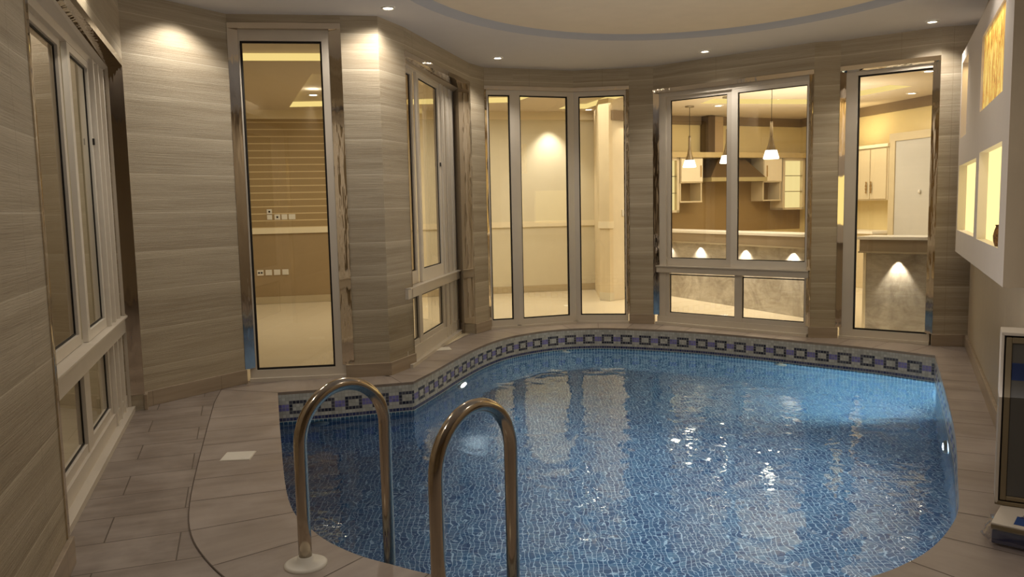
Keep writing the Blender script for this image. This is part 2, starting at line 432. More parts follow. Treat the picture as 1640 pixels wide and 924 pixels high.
# coping ring, a hair above the deck, with its own joints
mb = MB(); u = 0; LIFT = .004
NOSE = .0
for i in range(NP):
    a, b = OUT[i], OUT[(i+1) % NP]; c, d = CB[(i+1) % NP], CB[i]; l = (b-a).length
    wa, wb = (d-a).length, (c-b).length
    mb.face([(d.x, d.y, LIFT), (a.x, a.y, LIFT), (b.x, b.y, LIFT), (c.x, c.y, LIFT)], uv=[(.03+wa, u), (.03, u), (.03, u+l), (.03+wb, u+l)])
    mb.face([(a.x, a.y, LIFT), (a.x, a.y, -.018), (b.x, b.y, -.018), (b.x, b.y, LIFT)], uv=[(.03, u), (.05, u), (.05, u+l), (.03, u+l)])
    u += l
GROUT = plain('dark_tile_joint', (.10, .075, .06), .8)
per_ = [0]
for i in range(NP): per_.append(per_[-1]+(OUT[(i+1) % NP]-OUT[i]).length)
mb.mats = [COPING]
for s_ in [.33*k for k in range(int(per_[-1]/.33))]:
    i = max(j for j in range(NP) if per_[j] <= s_); f = (s_-per_[i])/(per_[i+1]-per_[i])
    a = OUT[i].lerp(OUT[(i+1) % NP], f); b = CB[i].lerp(CB[(i+1) % NP], f)
    if (b-a).length < .05: continue
    n = perp(a, b)*.0022; mb.face([(*(a-n), LIFT+.0006), (*(b-n), LIFT+.0006), (*(b+n), LIFT+.0006), (*(a+n), LIFT+.0006)], GROUT)
for i in range(NP):
    a, b = CB[i], CB[(i+1) % NP]
    if (b-a).length < 1e-4: continue
    n = perp(a, b)*.0028; mb.face([(*(a-n), LIFT+.0006), (*(b-n), LIFT+.0006), (*(b+n), LIFT+.0006), (*(a+n), LIFT+.0006)], GROUT)
struct(mb.build('trim_1', COPING))

# ------------------------------------------------------------------ pool basin
WL = -.25; BOT = -1.28; T = .027
pool = empty('pool_basin', (1.1, 5.8, BOT)); tag(pool, 'curved indoor swimming pool basin tiled in small blue glass mosaic', 'swimming pool')
per = [0]
for i in range(NP): per.append(per[-1]+(OUT[(i+1) % NP]-OUT[i]).length)
tot = per[-1]; ncol = int(round(tot/(T*8)))*8; t = tot/ncol
def at_len(s):
    s = s % tot
    import bisect
    i = min(NP-1, bisect.bisect_right(per, s)-1); f = (s-per[i])/(per[i+1]-per[i]); return OUT[i].lerp(OUT[(i+1) % NP], f)
mb = MB(); cols = []
DK = (.010, .012, .035); VI = (.20, .19, .58); BG = (.56, .58, .57); NV = (.012, .025, .14)
pts = [at_len(k*t) for k in range(ncol)]
for k in range(ncol):
    a, b = pts[k], pts[(k+1) % ncol]; cu = k % 8
    for r in range(8):
        z1 = -.018-r*T; z0 = z1-T
        if r == 7: c = NV
        elif cu < 5 and 2 <= r <= 5 and (r in (2, 5) or cu in (0, 4)): c = DK
        elif cu >= 5 and r in (3, 4): c = VI
        else: c = BG
        j = random.uniform(.8, 1.2); c = tuple(min(1, x*j) for x in c)
        mb.face([(a.x, a.y, z0), (a.x, a.y, z1), (b.x, b.y, z1), (b.x, b.y, z0)],
                uv=[(k*T, -(r+1)*T), (k*T, -r*T), ((k+1)*T, -r*T), ((k+1)*T, -(r+1)*T)])
        cols.append(c)
band = mb.build('waterline_band', BAND)
ca = band.data.color_attributes.new('tile', 'FLOAT_COLOR', 'CORNER')
for p in band.data.polygons:
    for li in p.loop_indices: ca.data[li].color = cols[p.index]+(1,)
hang(band, pool)
ZB = -.018-8*T
mb = MB(); u = 0; zs = [ZB, -.6, -.95, BOT]
for i in range(NP):
    a, b = OUT[i], OUT[(i+1) % NP]; l = (b-a).length
    for z1, z0 in zip(zs, zs[1:]):
        mb.face([(a.x, a.y, z0), (a.x, a.y, z1), (b.x, b.y, z1), (b.x, b.y, z0)], uv=[(u, z0), (u, z1), (u+l, z1), (u+l, z0)])
    u += l
hang(mb.build('basin_wall', MOSAIC), pool)
pf = filled('basin_floor', BOT, [tuple(p) for p in OUT], [], MOSAIC)
if pf.data.polygons[0].normal.z < 0: pf.data.flip_normals()
hang(pf, pool)
wt = filled('pool_water', WL, [tuple(p) for p in OUT], [], WATER)
if wt.data.polygons[0].normal.z < 0: wt.data.flip_normals()
tag(wt, 'clear rippling blue pool water filling the mosaic basin', 'water')

# ------------------------------------------------------------------ ceilings
EL = [(1.3+2.2*math.cos(a), 5.2+2.7*math.sin(a)) for a in [2*PI*k/72 for k in range(72)]]
EL2 = [(1.3+2.13*math.cos(a), 5.2+2.63*math.sin(a)) for a in [2*PI*k/72 for k in range(72)]]
EL3 = [(1.3+2.08*math.cos(a), 5.2+2.58*math.sin(a)) for a in [2*PI*k/72 for k in range(72)]]
ce = filled('ceiling', H, ROOMX, [EL], PAINT); struct(ce)
mb = MB()
for k in range(72):
    k2 = (k+1) % 72
    mb.face([(*EL[k], H), (*EL[k2], H), (*EL2[k2], H+.03), (*EL2[k], H+.03)], smooth=True)
    mb.face([(*EL2[k], H+.03), (*EL2[k2], H+.03), (*EL3[k2], H+.10), (*EL3[k], H+.10)], smooth=True)
mb.face([(*p, H+.10) for p in EL3])
tr = mb.build('trim_2', plain('ceiling_paint_dimmed', (.41, .415, .44), .9, 0, .02)); struct(tr)  # same ceiling paint, darkened and cooled so the tray reads dimmer

# ------------------------------------------------------------------ windows
wn = [0]
def fbox(mb, fa, d, n, u0, u1, z0, z1, y0, y1, m=None):
    p = lambda u, y: tuple(V2(fa)+d*u+n*y)
    mb.prism([p(u0, y0), p(u1, y0), p(u1, y1), p(u0, y1)], z0, z1, m)
def trims(parent, a, b, ia, ib, zo, zi, z0=.115, za=None, zb_=None):
    """mirror strips: outer edge a/b on the wall face, inner edge ia/ib set back; top strip zo (outer) to zi (inner)"""
    n = perp(a, b)*-.006
    A = V2(a)+n; B = V2(b)+n
    for (o, i) in ((A, ia), (B, ib)):
        mb = MB(); q = [(o.x, o.y, z0), (o.x, o.y, zo), (i[0], i[1], zi), (i[0], i[1], z0)]
        mb.face(q); bk = V2(o)-n*1.0
        mb.face([(o.x, o.y, z0), (bk.x, bk.y, z0), (bk.x, bk.y, zo), (o.x, o.y, zo)])
        hang(mb.build('mirror_strip', MIRROR), parent)
    mb = MB(); C_ = A-n; D_ = B-n; zm = zo-.045
    mb.face([(A.x, A.y, zo), (B.x, B.y, zo), (B.x, B.y, zm), (A.x, A.y, zm)])
    mb.face([(A.x, A.y, zm), (B.x, B.y, zm), (ib[0], ib[1], zi), (ia[0], ia[1], zi)])
    mb.face([(A.x, A.y, zo), (a[0], a[1], zo), (b[0], b[1], zo), (B.x, B.y, zo)])
    hang(mb.build('mirror_strip', MIRROR), parent)
def pane(parent, fa, d, n, u0, u1, z0, z1, y=.03, m=None, gas=.010, gy=-.0):
    mb = MB(); g = gas
    for (a0, a1, b0, b1) in ((u0-.002, u0+g, z0, z1), (u1-g, u1+.002, z0, z1), (u0, u1, z0-.002, z0+g), (u0, u1, z1-g, z1+.002)):
        fbox(mb, fa, d, n, a0, a1, b0, b1, y-(.014 if gas > .012 else .004), y+.003)
    hang(mb.build('gasket', GASKET), parent)
    mb = MB(); a_, b_ = V2(fa)+d*(u0+g)+n*y, V2(fa)+d*(u1-g)+n*y; mb.face([(a_.x, a_.y, z0+g), (b_.x, b_.y, z0+g), (b_.x, b_.y, z1-g), (a_.x, a_.y, z1-g)])
    hang(mb.build('glass_pane', m or GLASS), parent)

def frame_root(fa, d, n, members, mat=ALU, dep=(-.0, .06)):
    wn[0] += 1
    mb = MB()
    for m in members:
        y0, y1 = (m[4], m[5]) if len(m) > 4 else dep
        fbox(mb, fa, d, n, m[0], m[1], m[2], m[3], y0, y1)
    o = mb.build('window_%d' % wn[0], mat); struct(o); return o
def dn(fa, fb):
    d = (V2(fb)-V2(fa)).normalized(); return d, Vector((-d.y, d.x)), (V2(fb)-V2(fa)).length

def sliding(fa, fb, us, zz, ztop, far=.1, near=.1, screen=True, lowmul=None, sill=.05):
    """us: outer jamb0, glass0, stile0, stile1, glass1, end ; zz: low glass z0,z1, transom top, upper glass z0,z1"""
    d, n, L = dn(fa, fb)
    g0, s0, s1, g1 = us; l0, l1, tt, u0, u1 = zz
    mem = [(0, g0-.045, 0, ztop), (g1+.045, L, 0, ztop), (0, L, u1+.04, ztop, -.001, .061), (0, L, l1+.02, tt-.003, -sill*.6, .06), (0, L, 0, l0-.05, -.012, .06),
           (0, L, 0, .035, -.06, .0), (0, L, tt-.012, tt, -sill, .0)]
    root = frame_root(fa, d, n, mem)
    # upper sashes
    for (a, b, y, scr) in ((g0-.045, s0+.06, .028, screen), (s1-.07, g1+.045, .002, False)):
        mb = MB(); ga, gb = (g0, s0) if y > .01 else (s1, g1)
        fbox(mb, fa, d, n, a, ga, tt, u1+.04, y, y+.03); fbox(mb, fa, d, n, gb, b, tt, u1+.04, y, y+.03)
        fbox(mb, fa, d, n, ga, gb, tt, u0, y, y+.03); fbox(mb, fa, d, n, ga, gb, u1, u1+.04, y, y+.03)
        sh = mb.build('sash', ALU2 if y < .01 else ALU); hang(sh, root)
        pane(sh, fa+d*0 if isinstance(fa, Vector) else V2(fa), d, n, ga, gb, u0, u1, y+.02, DARKGLASS if scr else GLASS)
    # lower fixed lights
    m0, m1 = lowmul
    mb = MB(); fbox(mb, fa, d, n, m0, m1, l0-.05, l1+.02, .0, .05)
    fbox(mb, fa, d, n, g0-.045, g0, l0-.05, l1+.02, .002, .05); fbox(mb, fa, d, n, g1, g1+.045, l0-.05, l1+.02, .002, .05)
    fbox(mb, fa, d, n, g0, m0, l0-.05, l0, .004, .05); fbox(mb, fa, d, n, m1, g1, l0-.05, l0, .004, .05)
    lf = mb.build('lower_frame', ALU); hang(lf, root)
    pane(lf, V2(fa), d, n, g0, m0, l0, l1, .024); pane(lf, V2(fa), d, n, m1, g1, l0, l1, .024)
    # latch on the sash stile
    if not screen: return root
    mb = MB(); fbox(mb, fa, d, n, g1+.012, g1+.034, 1.86, 1.90, -.008, .004); hang(mb.build('latch', GASKET), root)
    return root
# window on the left wall
dL, nL, LL = dn(*LW)
faL = V2(LW[0])+nL*.12; fbL = V2(LW[1])+nL*.12
w = sliding(faL, fbL, (.14, 1.36, 1.54, 2.08), (.17, .56, .70, .76, 2.33), 2.42, lowmul=(1.24, 1.40), sill=.05)
iL = V2(LW[0])+dL*.03+nL*.03; jL = V2(LW[1])-dL*.012+nL*.085
mb = MB()
for k_, u_ in enumerate((2.14, 2.22, 2.33, 2.41, 2.52, 2.60)): fbox(mb, faL, dL, nL, u_, u_+(.04 if k_ % 2 else .022), .0, 2.40, -.012 if k_ % 2 else -.024, .0)
hang(mb.build('track_rib', ALU2), w)
trims(w, LW[0], LW[1], tuple(iL), tuple(jL), 2.50, 2.44)
mb = MB(); q0, q1 = V2(LW[0])-dL*.035-nL*.006, V2(LW[0])+dL*.004-nL*.006
mb.face([(q0.x, q0.y, .115), (q1.x, q1.y, .115), (q1.x, q1.y, 2.5), (q0.x, q0.y, 2.5)]); mb.face([(q0.x, q0.y, .115), (q0.x, q0.y, 2.5), (*(q0+nL*.006), 2.5), (*(q0+nL*.006), .115)])
hang(mb.build('mirror_strip', MIRROR), w)
mb = MB()
for q0, q1 in ((iL, faL+dL*.02), (jL, fbL-dL*.0)): mb.face([(q0.x, q0.y, 0), (q1.x, q1.y, 0), (q1.x, q1.y, 2.44), (q0.x, q0.y, 2.44)])
mb.face([(iL.x, iL.y, 2.44), (jL.x, jL.y, 2.44), (fbL.x, fbL.y, 2.42), (faL.x, faL.y, 2.42)])
hang(mb.build('reveal', ALU), w)
# tall fixed light, rear left
d1, n1, LL1 = dn(*W1)
fa = V2(W1[0])+n1*.035+d1*.03
def fixed(fa, d, n, L, gl0, gl1, z0, z1, ztop, jl=.0):
    root = frame_root(fa, d, n, [(0, gl0, 0, ztop), (gl1, L, 0, ztop), (gl0, gl1, 0, z0), (gl0, gl1, z1, ztop), (0, L, 0, .03, -.03, 0)])
    pane(root, V2(fa), d, n, gl0, gl1, z0, z1, .03, None, .016)
    return root
w = fixed(fa, d1, n1, LL1-.10, .055, LL1-.19, .095, 2.80, 2.90)
trims(w, W1[0], W1[1], tuple(V2(W1[0])+d1*.075+n1*.03), tuple(V2(W1[1])-d1*.10+n1*.032), 2.935, 2.885)
# window in the left recess
faW = Vector((-.955, 7.00)); fbW = Vector((-.62, 9.10)); d2, n2, L2 = dn(faW, fbW)
w = sliding(faW, fbW, (.10, .52, .69, 1.42), (.20, .60, .72, .84, 2.66), 2.76, lowmul=(.47, .58), sill=.06)
ia = V2(W2[0])+Vector((.015, .06))+n2*.03; ib = Vector((-.55, 8.952))
trims(w, W2[0], W2[1], tuple(ia), tuple(ib), 2.80, 2.74)
mb = MB()
mb.face([(ib.x, ib.y, 0), (fbW.x, fbW.y, 0), (fbW.x, fbW.y, 2.76), (ib.x, ib.y, 2.76)])
mb.face([(ia.x, ia.y, 2.74), (ib.x, ib.y, 2.74), (fbW.x, fbW.y, 2.72), (faW.x, faW.y, 2.72)])
hang(mb.build('reveal', plain('beige_reveal_stone', (.40, .32, .22), .5)), w)
mb = MB(); mb.prism([tuple(ib), tuple(fbW), tuple(fbW-Vector((0, .02))), tuple(ib-Vector((0.0, .022)))], 0, .115); hang(mb.build('reveal_skirting', SKIRT), w)
mb = MB()
for k_, u_ in enumerate((1.50, 1.58, 1.68, 1.76, 1.90, 2.0)): fbox(mb, faW, d2, n2, u_, u_+(.035 if k_ % 2 else .02), .0, 2.72, -.010 if k_ % 2 else -.018, .0)
hang(mb.build('track_rib', ALU2), w)
# three-light bay in the back wall
wn[0] += 1
F = [Vector(p) for p in ((-.25, 9.215), (.075, 9.30), (.77, 9.545), (1.395, 9.455))]
mb = MB()
for k in range(3):
    d, n, L = dn(F[k], F[k+1]); fbox(mb, F[k], d, n, 0, L, 0, .10, 0, .07); fbox(mb, F[k], d, n, 0, L, 2.70, 2.78, 0, .07); fbox(mb, F[k], d, n, -.02, L+.02, 0, .03, -.035, 0)
for k, (j0, j1) in enumerate(((.02, .06), (.06, .075), (.06, .03))):
    d, n, L = dn(F[k], F[k+1]); fbox(mb, F[k], d, n, 0, j0, .10, 2.70, .001, .07); fbox(mb, F[k], d, n, L-j1, L, .10, 2.70, .001, .07)
w = struct(mb.build('window_%d' % wn[0], ALU))
for k, (j0, j1) in enumerate(((.02, .06), (.06, .075), (.06, .03))):
    d, n, L = dn(F[k], F[k+1]); pane(w, F[k], d, n, j0, L-j1, .10, 2.70, .03, None, .014)
ia = V2(W3[0])+Vector((.03, .035)); ib = V2(W3[3])+Vector((-.05, .045))
mids = W3[1:3]
for (o, i) in ((W3[0], ia), (W3[3], ib)):
    mb = MB(); mb.face([(o[0], o[1]-.006, .115), (o[0], o[1]-.006, 2.80), (i[0], i[1], 2.745), (i[0], i[1], .115)]); hang(mb.build('mirror_strip', MIRROR), w)
mb = MB(); ch0 = [(p[0], p[1]-.006) for p in W3]; ch1 = [tuple(ia), (.075, 9.32), (.77, 9.57), tuple(ib)]
for k in range(3): mb.face([(*ch0[k], 2.80), (*ch0[k+1], 2.80), (*ch0[k+1], 2.757), (*ch0[k], 2.757)]); mb.face([(*ch0[k], 2.757), (*ch0[k+1], 2.757), (*ch1[k+1], 2.745), (*ch1[k], 2.745)])
hang(mb.build('mirror_strip', MIRROR), w)
# sliding window toward the kitchen
d4, n4, L4 = dn(*W4); fa4 = V2(W4[0])+n4*.04+d4*.03; fb4 = V2(W4[1])+n4*.04-d4*.03
w = sliding(fa4, fb4, (.155, .85, .985, 1.735), (.145, .60, .70, .785, 2.60), 2.70, screen=False, lowmul=(.965, 1.05), sill=.05)
trims(w, W4[0], W4[1], tuple(V2(W4[0])+d4*.055+n4*.035), tuple(V2(W4[1])-d4*.06+n4*.035), 2.735, 2.685)
# tall fixed light, right
d5, n5, L5 = dn(*W5); fa5 = V2(W5[0])+n5*.035+d5*.03
w = fixed(fa5, d5, n5, L5-.06, .128, L5-.085, .10, 2.645, 2.70)
trims(w, W5[0], W5[1], tuple(V2(W5[0])+d5*.05+n5*.03), tuple(V2(W5[1])-d5*.07+n5*.03), 2.745, 2.68)

WARM = (1, .92, .75)
# ------------------------------------------------------------------ lights helpers
def spot(name, loc, tgt, power, size, blend=.4, col=(1, .92, .81), rad=.03, parent=None):
    l = bpy.data.lights.new(name, 'SPOT'); l.energy = power; l.spot_size = size; l.spot_blend = blend; l.color = col; l.shadow_soft_size = rad
    o = bpy.data.objects.new(name, l); o.location = loc; C.objects.link(o)
    o.rotation_euler = (Vector(tgt)-Vector(loc)).to_track_quat('-Z', 'Y').to_euler()
    if parent: hang(o, parent)
    return o
def area(name, loc, tgt, power, sx, sy, col=(1, .80, .55)):
    l = bpy.data.lights.new(name, 'AREA'); l.shape = 'RECTANGLE'; l.size = sx; l.size_y = sy; l.energy = power; l.color = col
    o = bpy.data.objects.new(name, l); o.location = loc; C.objects.link(o); o.visible_glossy = False
    o.rotation_euler = (Vector(tgt)-Vector(loc)).to_track_quat('-Z', 'Y').to_euler(); return o
def point(name, loc, power, col, rad=.05):
    l = bpy.data.lights.new(name, 'POINT'); l.energy = power; l.color = col; l.shadow_soft_size = rad
    o = bpy.data.objects.new(name, l); o.location = loc; C.objects.link(o); return o

# pool room downlights
def downlight(x, y, z, label, group, power, size=1.9, r=.042, tgt=None):
    t_ = empty('downlight', (x, y, z)); tag(t_, label, 'downlight', group)
    mb = MB(); mb.lathe([(r*1.35, 0), (r*1.3, -.008), (r*1.0, -.010), (r*.9, -.003)], (x, y, z-.001), 24); hang(mb.build('bezel', WHITEP), t_)
    mb = MB(); mb.lathe([(0, 0), (r*.9, 0)], (x, y, z-.004), 24); hang(mb.build('lens', E_SPOT), t_)
    if power: spot('lamp', (x, y, z-.02), tgt or (x, y, 0), power, size, .5, parent=t_)
    return t_
GD = 'round recessed downlights around the pool ceiling'
downlight(-.93, 6.44, H, 'round recessed ceiling downlight beside the projecting left wall corner', GD, 48, 2.75)
downlight(-.10, 8.62, H, 'round recessed ceiling downlight above the left end of the three-pane bay', GD, 32, 2.2)
downlight(2.07, 8.50, H, 'round recessed ceiling downlight above the two-sash kitchen window', GD, 32, 2.2)
downlight(3.83, 7.33, H, 'round recessed ceiling downlight nearest the lit wall niches', GD, 42, 2.2)
for k, (x, y, p) in enumerate(((-2.28, 5.98, 34), (-1.75, 4.2, 22), (-1.3, 2.2, 18), (2.55, 5.0, 18), (2.1, 3.0, 12))):
    spot('wall_washer', (x, y, H-.03), (x, y, 0), p, 2.2, .5)
area('room_fill', (.8, 2.5, 2.93), (.8, 3.2, 0), 31, 2.6, 3., (1, .91, .80))  # unseen soft fill added overhead, not a fitting
area('ceiling_fill', (1.0, 5.2, .5), (1.0, 5.3, 3.2), 32, 3., 4., (1, .95, .93))  # unseen upward fill added over the pool to lift the ceiling

# pool lamps
def pool_lamp(loc, nrm, label, r=.085):
    t_ = empty('pool_lamp', loc); tag(t_, label, 'pool lamp', None); L = Vector(loc); nn = Vector(nrm).normalized()
    mb = MB(); mb.lathe([(r*1.35, -.0), (r*1.35, .015), (r*1.1, .025), (r*.95, .02)], loc, 32, axis=tuple(nn)); hang(mb.build('bezel', WHITEP), t_)
    mb = MB(); mb.lathe([(0, .03), (r*.6, .027), (r*.95, .018)], loc, 32, axis=tuple(nn)); hang(mb.build('lens', E_POOL), t_)
    return t_
tL = pool_lamp((-.505, 7.53, -.38), (.96, -.3, 0), 'glowing round underwater lamp on the curved left pool wall')
spot('pool_lamp_beam', (-.38, 7.5, -.40), (1.6, 6.6, -1.0), 15, 2.6, .8, (.75, .92, 1.), .08, tL)
tR = pool_lamp((2.97, 5.31, -.38), (-.88, .45, 0), 'white underwater lamp on the straight right pool wall')
spot('pool_lamp_beam', (2.86, 5.37, -.40), (1.0, 6.3, -1.0), 18, 2.6, .8, (.75, .92, 1.), .08, tR)
spot('pool_corner_beam', (3.36, 6.62, -.42), (3.15, 7.9, -.42), 230, 2.9, .9, (.88, 1., .90), .06)  # beam added without a fitting to brighten the far corner wall
area('pool_fill', (1.1, 5.2, -.32), (1.1, 5.2, -1.4), 27, 2.4, 3.4, (.72, .88, 1.))  # unseen fill added under the surface to light the basin

# ------------------------------------------------------------------ water inlets and deck plates
def inlet(loc, nrm, label):
    mb = MB(); mb.lathe([(0, .02), (.02, .022), (.03, .012), (.06, .010), (.066, 0)], loc, 28, axis=nrm)
    tag(mb.build('return_inlet', WHITEP), label, 'pool inlet', 'white return inlets just under the waterline')
inlet((-1.55, 6.195, -.33), (.24, -.97, 0), 'white round pool return inlet on the short left pool wall behind the first handrail')
inlet((.60, 9.055, -.31), (-.3, -.95, 0), 'white round pool return inlet on the back pool wall below the three-pane bay')
inlet((2.77, 8.09, -.31), (-.66, -.75, 0), 'white round pool return inlet on the back pool wall below the kitchen window')
def plate(c, ang, sx, sy, label):
    t_ = empty('deck_cover_plate', (c[0], c[1], .004)); tag(t_, label, 'cover plate')
    mb = MB(); R = Matrix.Rotation(ang, 2); q = lambda a, b: tuple(V2(c)+R@Vector((a, b)))
    mb.prism([q(-sx, -sy), q(sx, -sy), q(sx, sy), q(-sx, sy)], .004, .010); hang(mb.build('lid', WHITEP, bevel=.002), t_)
    mb = MB(); mb.prism([q(-sx-.004, -sy-.004), q(sx+.004, -sy-.004), q(sx+.004, sy+.004), q(-sx-.004, sy+.004)], .0045, .0065); hang(mb.build('rim', ALU), t_)
plate((-1.615, 4.50), math.radians(5), .082, .078, 'white square cover plate set in the tiled deck left of the pool')
plate((-.72, 7.92), math.radians(14), .085, .080, 'white square cover plate on the deck below the recessed left window')

# ------------------------------------------------------------------ handrails
def handrail(a, b, label):
    A, B = Vector(a), Vector(b); t_ = empty('pool_handrail', (A.x, A.y, 0)); tag(t_, label, 'handrail', None)
    d = (B-A); L = d.length; d.normalize(); r = L/2; top = .703-.0
    path = [Vector((A.x, A.y, z)) for z in (.0, .2, .36)]
    zc = top-r-.0
    path += [Vector((A.x, A.y, zc))] if zc > .37 else []
    for k in range(1, 24):
        an = PI-PI*k/24; p = A+d*(r+r*math.cos(an)); path.append(Vector((p.x, p.y, zc+r*math.sin(an))))
    path += [Vector((B.x, B.y, z)) for z in (zc, .2, -.1, -.5, -.98)]
    mb = MB(); mb.tube(path, .0262, 24); hang(mb.build('rail', CHROME), t_)
    mb = MB(); mb.lathe([(.085, .004), (.085, .010), (.075, .016), (.035, .022), (.033, .040), (.026, .042)], (A.x, A.y, 0), 32); hang(mb.build('flange', WHITEP), t_)
    return t_
handrail((-.85, 3.055), (-.565, 3.365), 'curved steel pool handrail on the left, its foot in a white flange')
handrail((-.275, 2.63), (-.018, 2.965), 'curved steel pool handrail on the right, nearer the camera')

# ------------------------------------------------------------------ niche unit on the right wall
A = Vector((4.07, 7.26)); B = Vector((2.64, 4.24)); dn_ = (B-A).normalized(); nn_ = Vector((-dn_.y, dn_.x))   # nn_ points into the wall
UL = (B-A).length
if nn_.x < 0: nn_ = -nn_
def up(x, y): d = Vector((x, y))-A; return d.dot(dn_)
niches = [  # u0,u1,z0,z1,kind (strip: the whole back emits)
    (up(4.17, 7.46)+.03, up(3.78, 6.65), 1.94, 2.60, 'plain', .17), (up(3.32, 5.68), up(2.79, 4.56), 2.01, 2.53, 'gold', .014),
    (up(4.06, 7.25)+.05, up(3.37, 5.79), 1.13, 1.70, 'strip', .036), (up(3.27, 5.60), up(2.76, 4.49), 1.125, 1.725, 'strip2', .058)]
niches[0] = (.10, niches[0][1], 1.94, 2.60, 'plain', .17); niches[2] = (.10, niches[2][1], 1.13, 1.70, 'strip', .065)
unit = empty('niche_unit', (3.4, 5.75, .93)); tag(unit, 'white projecting wall unit with four glowing recessed niches', 'wall unit')
q = lambda u_, y_: tuple(A+dn_*u_+nn_*y_)
us_ = sorted({0, UL, *[x for n_ in niches for x in n_[:2]]}); zs_ = sorted({.93, 2.69, *[x for n_ in niches for x in n_[2:4]]})
D = .17
mb = MB()
for u0, u1 in zip(us_, us_[1:]):
    for z0, z1 in zip(zs_, zs_[1:]):
        um, zm = (u0+u1)/2, (z0+z1)/2
        if any(n_[0] < um < n_[1] and n_[2] < zm < n_[3] for n_ in niches): continue
        a, b = q(u0, 0), q(u1, 0)
        mb.face([(*b, z0), (*a, z0), (*a, z1), (*b, z1)])
def wallquad(mb, a, b, z0, z1): mb.face([(*a, z0), (*b, z0), (*b, z1), (*a, z1)])
wallquad(mb, q(0, 0), q(0, .24), .93, 2.69)
m2 = MB(); wallquad(m2, q(UL, 0), q(UL, .34), .93, 2.69); hang(m2.build('end_panel', RWALL), unit)
for z in (.93, 2.69): mb.face([(*q(0, 0), z), (*q(UL, 0), z), (*q(UL, .34), z), (*q(0, .24), z)])
hang(mb.build('front_panel', NICHE), unit)
for (u0, u1, z0, z1, kind, D) in niches:
    mb = MB()
    wallquad(mb, q(u0, 0), q(u0, D), z0, z1); wallquad(mb, q(u1, 0), q(u1, D), z0, z1)
    for z in (z0, z1): mb.face([(*q(u0, 0), z), (*q(u1, 0), z), (*q(u1, D), z), (*q(u0, D), z)])
    ob = mb.build('niche_lining', NICHE); hang(ob, unit)
    mb = MB(); wallquad(mb, q(u0, D), q(u1, D), z0, z1)
    hang(mb.build('niche_back', {'plain': CREAM2, 'gold': GOLDART, 'strip': E_NICHE, 'strip2': E_NICHE}[kind]), ob)  # emissive backs carry the light that falls inside the niche
    c = (A+dn_*(u0+u1)/2+nn_*(-.02 if D < .1 else .06)); 
    l = area('niche_light', (c.x, c.y, z1-.03), (c.x, c.y, z0), {'plain': 1.6, 'gold': 1.2, 'strip': .8, 'strip2': .8}[kind], .12, .5, (1, .74, .34))
    l.rotation_euler.z = math.atan2(dn_.y, dn_.x)+PI/2; l.data.size = .12; l.data.size_y = (u1-u0)*.8
# the thin wall behind it has to open for the niche backs: covered by the lining, which stands in front of the wall face

# ornament in the lower right niche
c = A+dn_*((Vector((2.85, 4.68))-A).dot(dn_))+nn_*.026
mb = MB(); mb.lathe([(0, 0), (.020, .0), (.029, .03), (.031, .06), (.025, .09), (.017, .115), (.021, .125), (.016, .122), (.0, .10)], (c.x, c.y, 1.127), 20)
g = G('woven_brown_fibre'); tc = g.n('ShaderNodeTexCoord').outputs['Object']; nz = g.noise(tc, 45, 4, .7, 1.)
BASK = g.principled(g.ramp(nz, [(.35, (.05, .02, .005)), (.65, (.35, .17, .05))]), .7, 0, g.bump(nz, .8, .01))
tag(mb.build('small_vase', BASK), 'small rough brown vase standing in the lower right glowing niche', 'vase')

# ------------------------------------------------------------------ cartons at the lower right
WC = plain('white_printed_card', (.62, .55, .46), .5); BC = plain('navy_card', (.02, .035, .10), .4); BRC = plain('brown_card', (.20, .155, .09), .6)
GP = plain('dark_grey_panel', (.10, .095, .085), .25); BLUEL = plain('blue_printed_patch', (.03, .075, .24), .4)
bx = empty('pool_kit_box', (1.93, 3.10, .004)); tag(bx, 'flat white box with navy sides, cut off by the right picture edge', 'box')
P0 = Vector((1.925, 3.105)); e1 = Vector((.62, -.60)).normalized(); e1 = (Vector((2.02, 3.02))-P0).normalized(); e2 = (Vector((2.09, 3.302))-P0).normalized()
q2 = lambda a, b: tuple(P0+e1*a+e2*b)
def slab(name, a0, a1, b0, b1, z0, z1, m, par, bev=.003):
    mb = MB(); mb.prism([q2(a0, b0), q2(a1, b0), q2(a1, b1), q2(a0, b1)], z0, z1); o = mb.build(name, m, bevel=bev); hang(o, par); return o
slab('navy_body', .004, .55, .004, .25, .014, .072, BC, bx); slab('brown_band', .0, .55, .0, .255, .071, .092, BRC, bx)
slab('lid', 0, .55, 0, .256, .091, .100, WC, bx); slab('blue_patch', .075, .3, .03, .13, .1, .1012, BLUEL, bx, 0)
mb = MB()
for k in range(6):   # slanted stroke lettering on the lid, cut off by the panel standing on it
    a0 = .085+.0*k; b0 = .115+k*.015
    mb.prism([q2(a0+.004*k, b0), q2(a0+.055+.006*k, b0-.004), q2(a0+.058+.006*k, b0+.003), q2(a0+.004*k, b0+.006)], .1002, .1014)
hang(mb.build('lettering', plain('dark_brown_ink', (.05, .025, .015), .5)), bx)
CLR = mk_glass('clear_plastic_film', (.85, .85, .9), .12)
mb = MB(); rnd = random.Random(3); gridp = []
for i in range(9):
    row = []
    for j in range(24):
        s_ = j/23; z = .004+.072*(i/8); bul = .03*math.sin(PI*i/8)+.012*rnd.random()
        if s_ < .3: p = Vector(q2(0, .2*(1-s_/.3)))-e1*bul
        else: p = Vector(q2((s_-.3)/.7*.5, 0))-e2*bul
        row.append((p.x, p.y, z+.006*rnd.random()))
    gridp.append(row)
for i in range(8):
    for j in range(23): mb.face([gridp[i][j], gridp[i][j+1], gridp[i+1][j+1], gridp[i+1][j]], smooth=True)
hang(mb.build('plastic_wrap', CLR), bx)
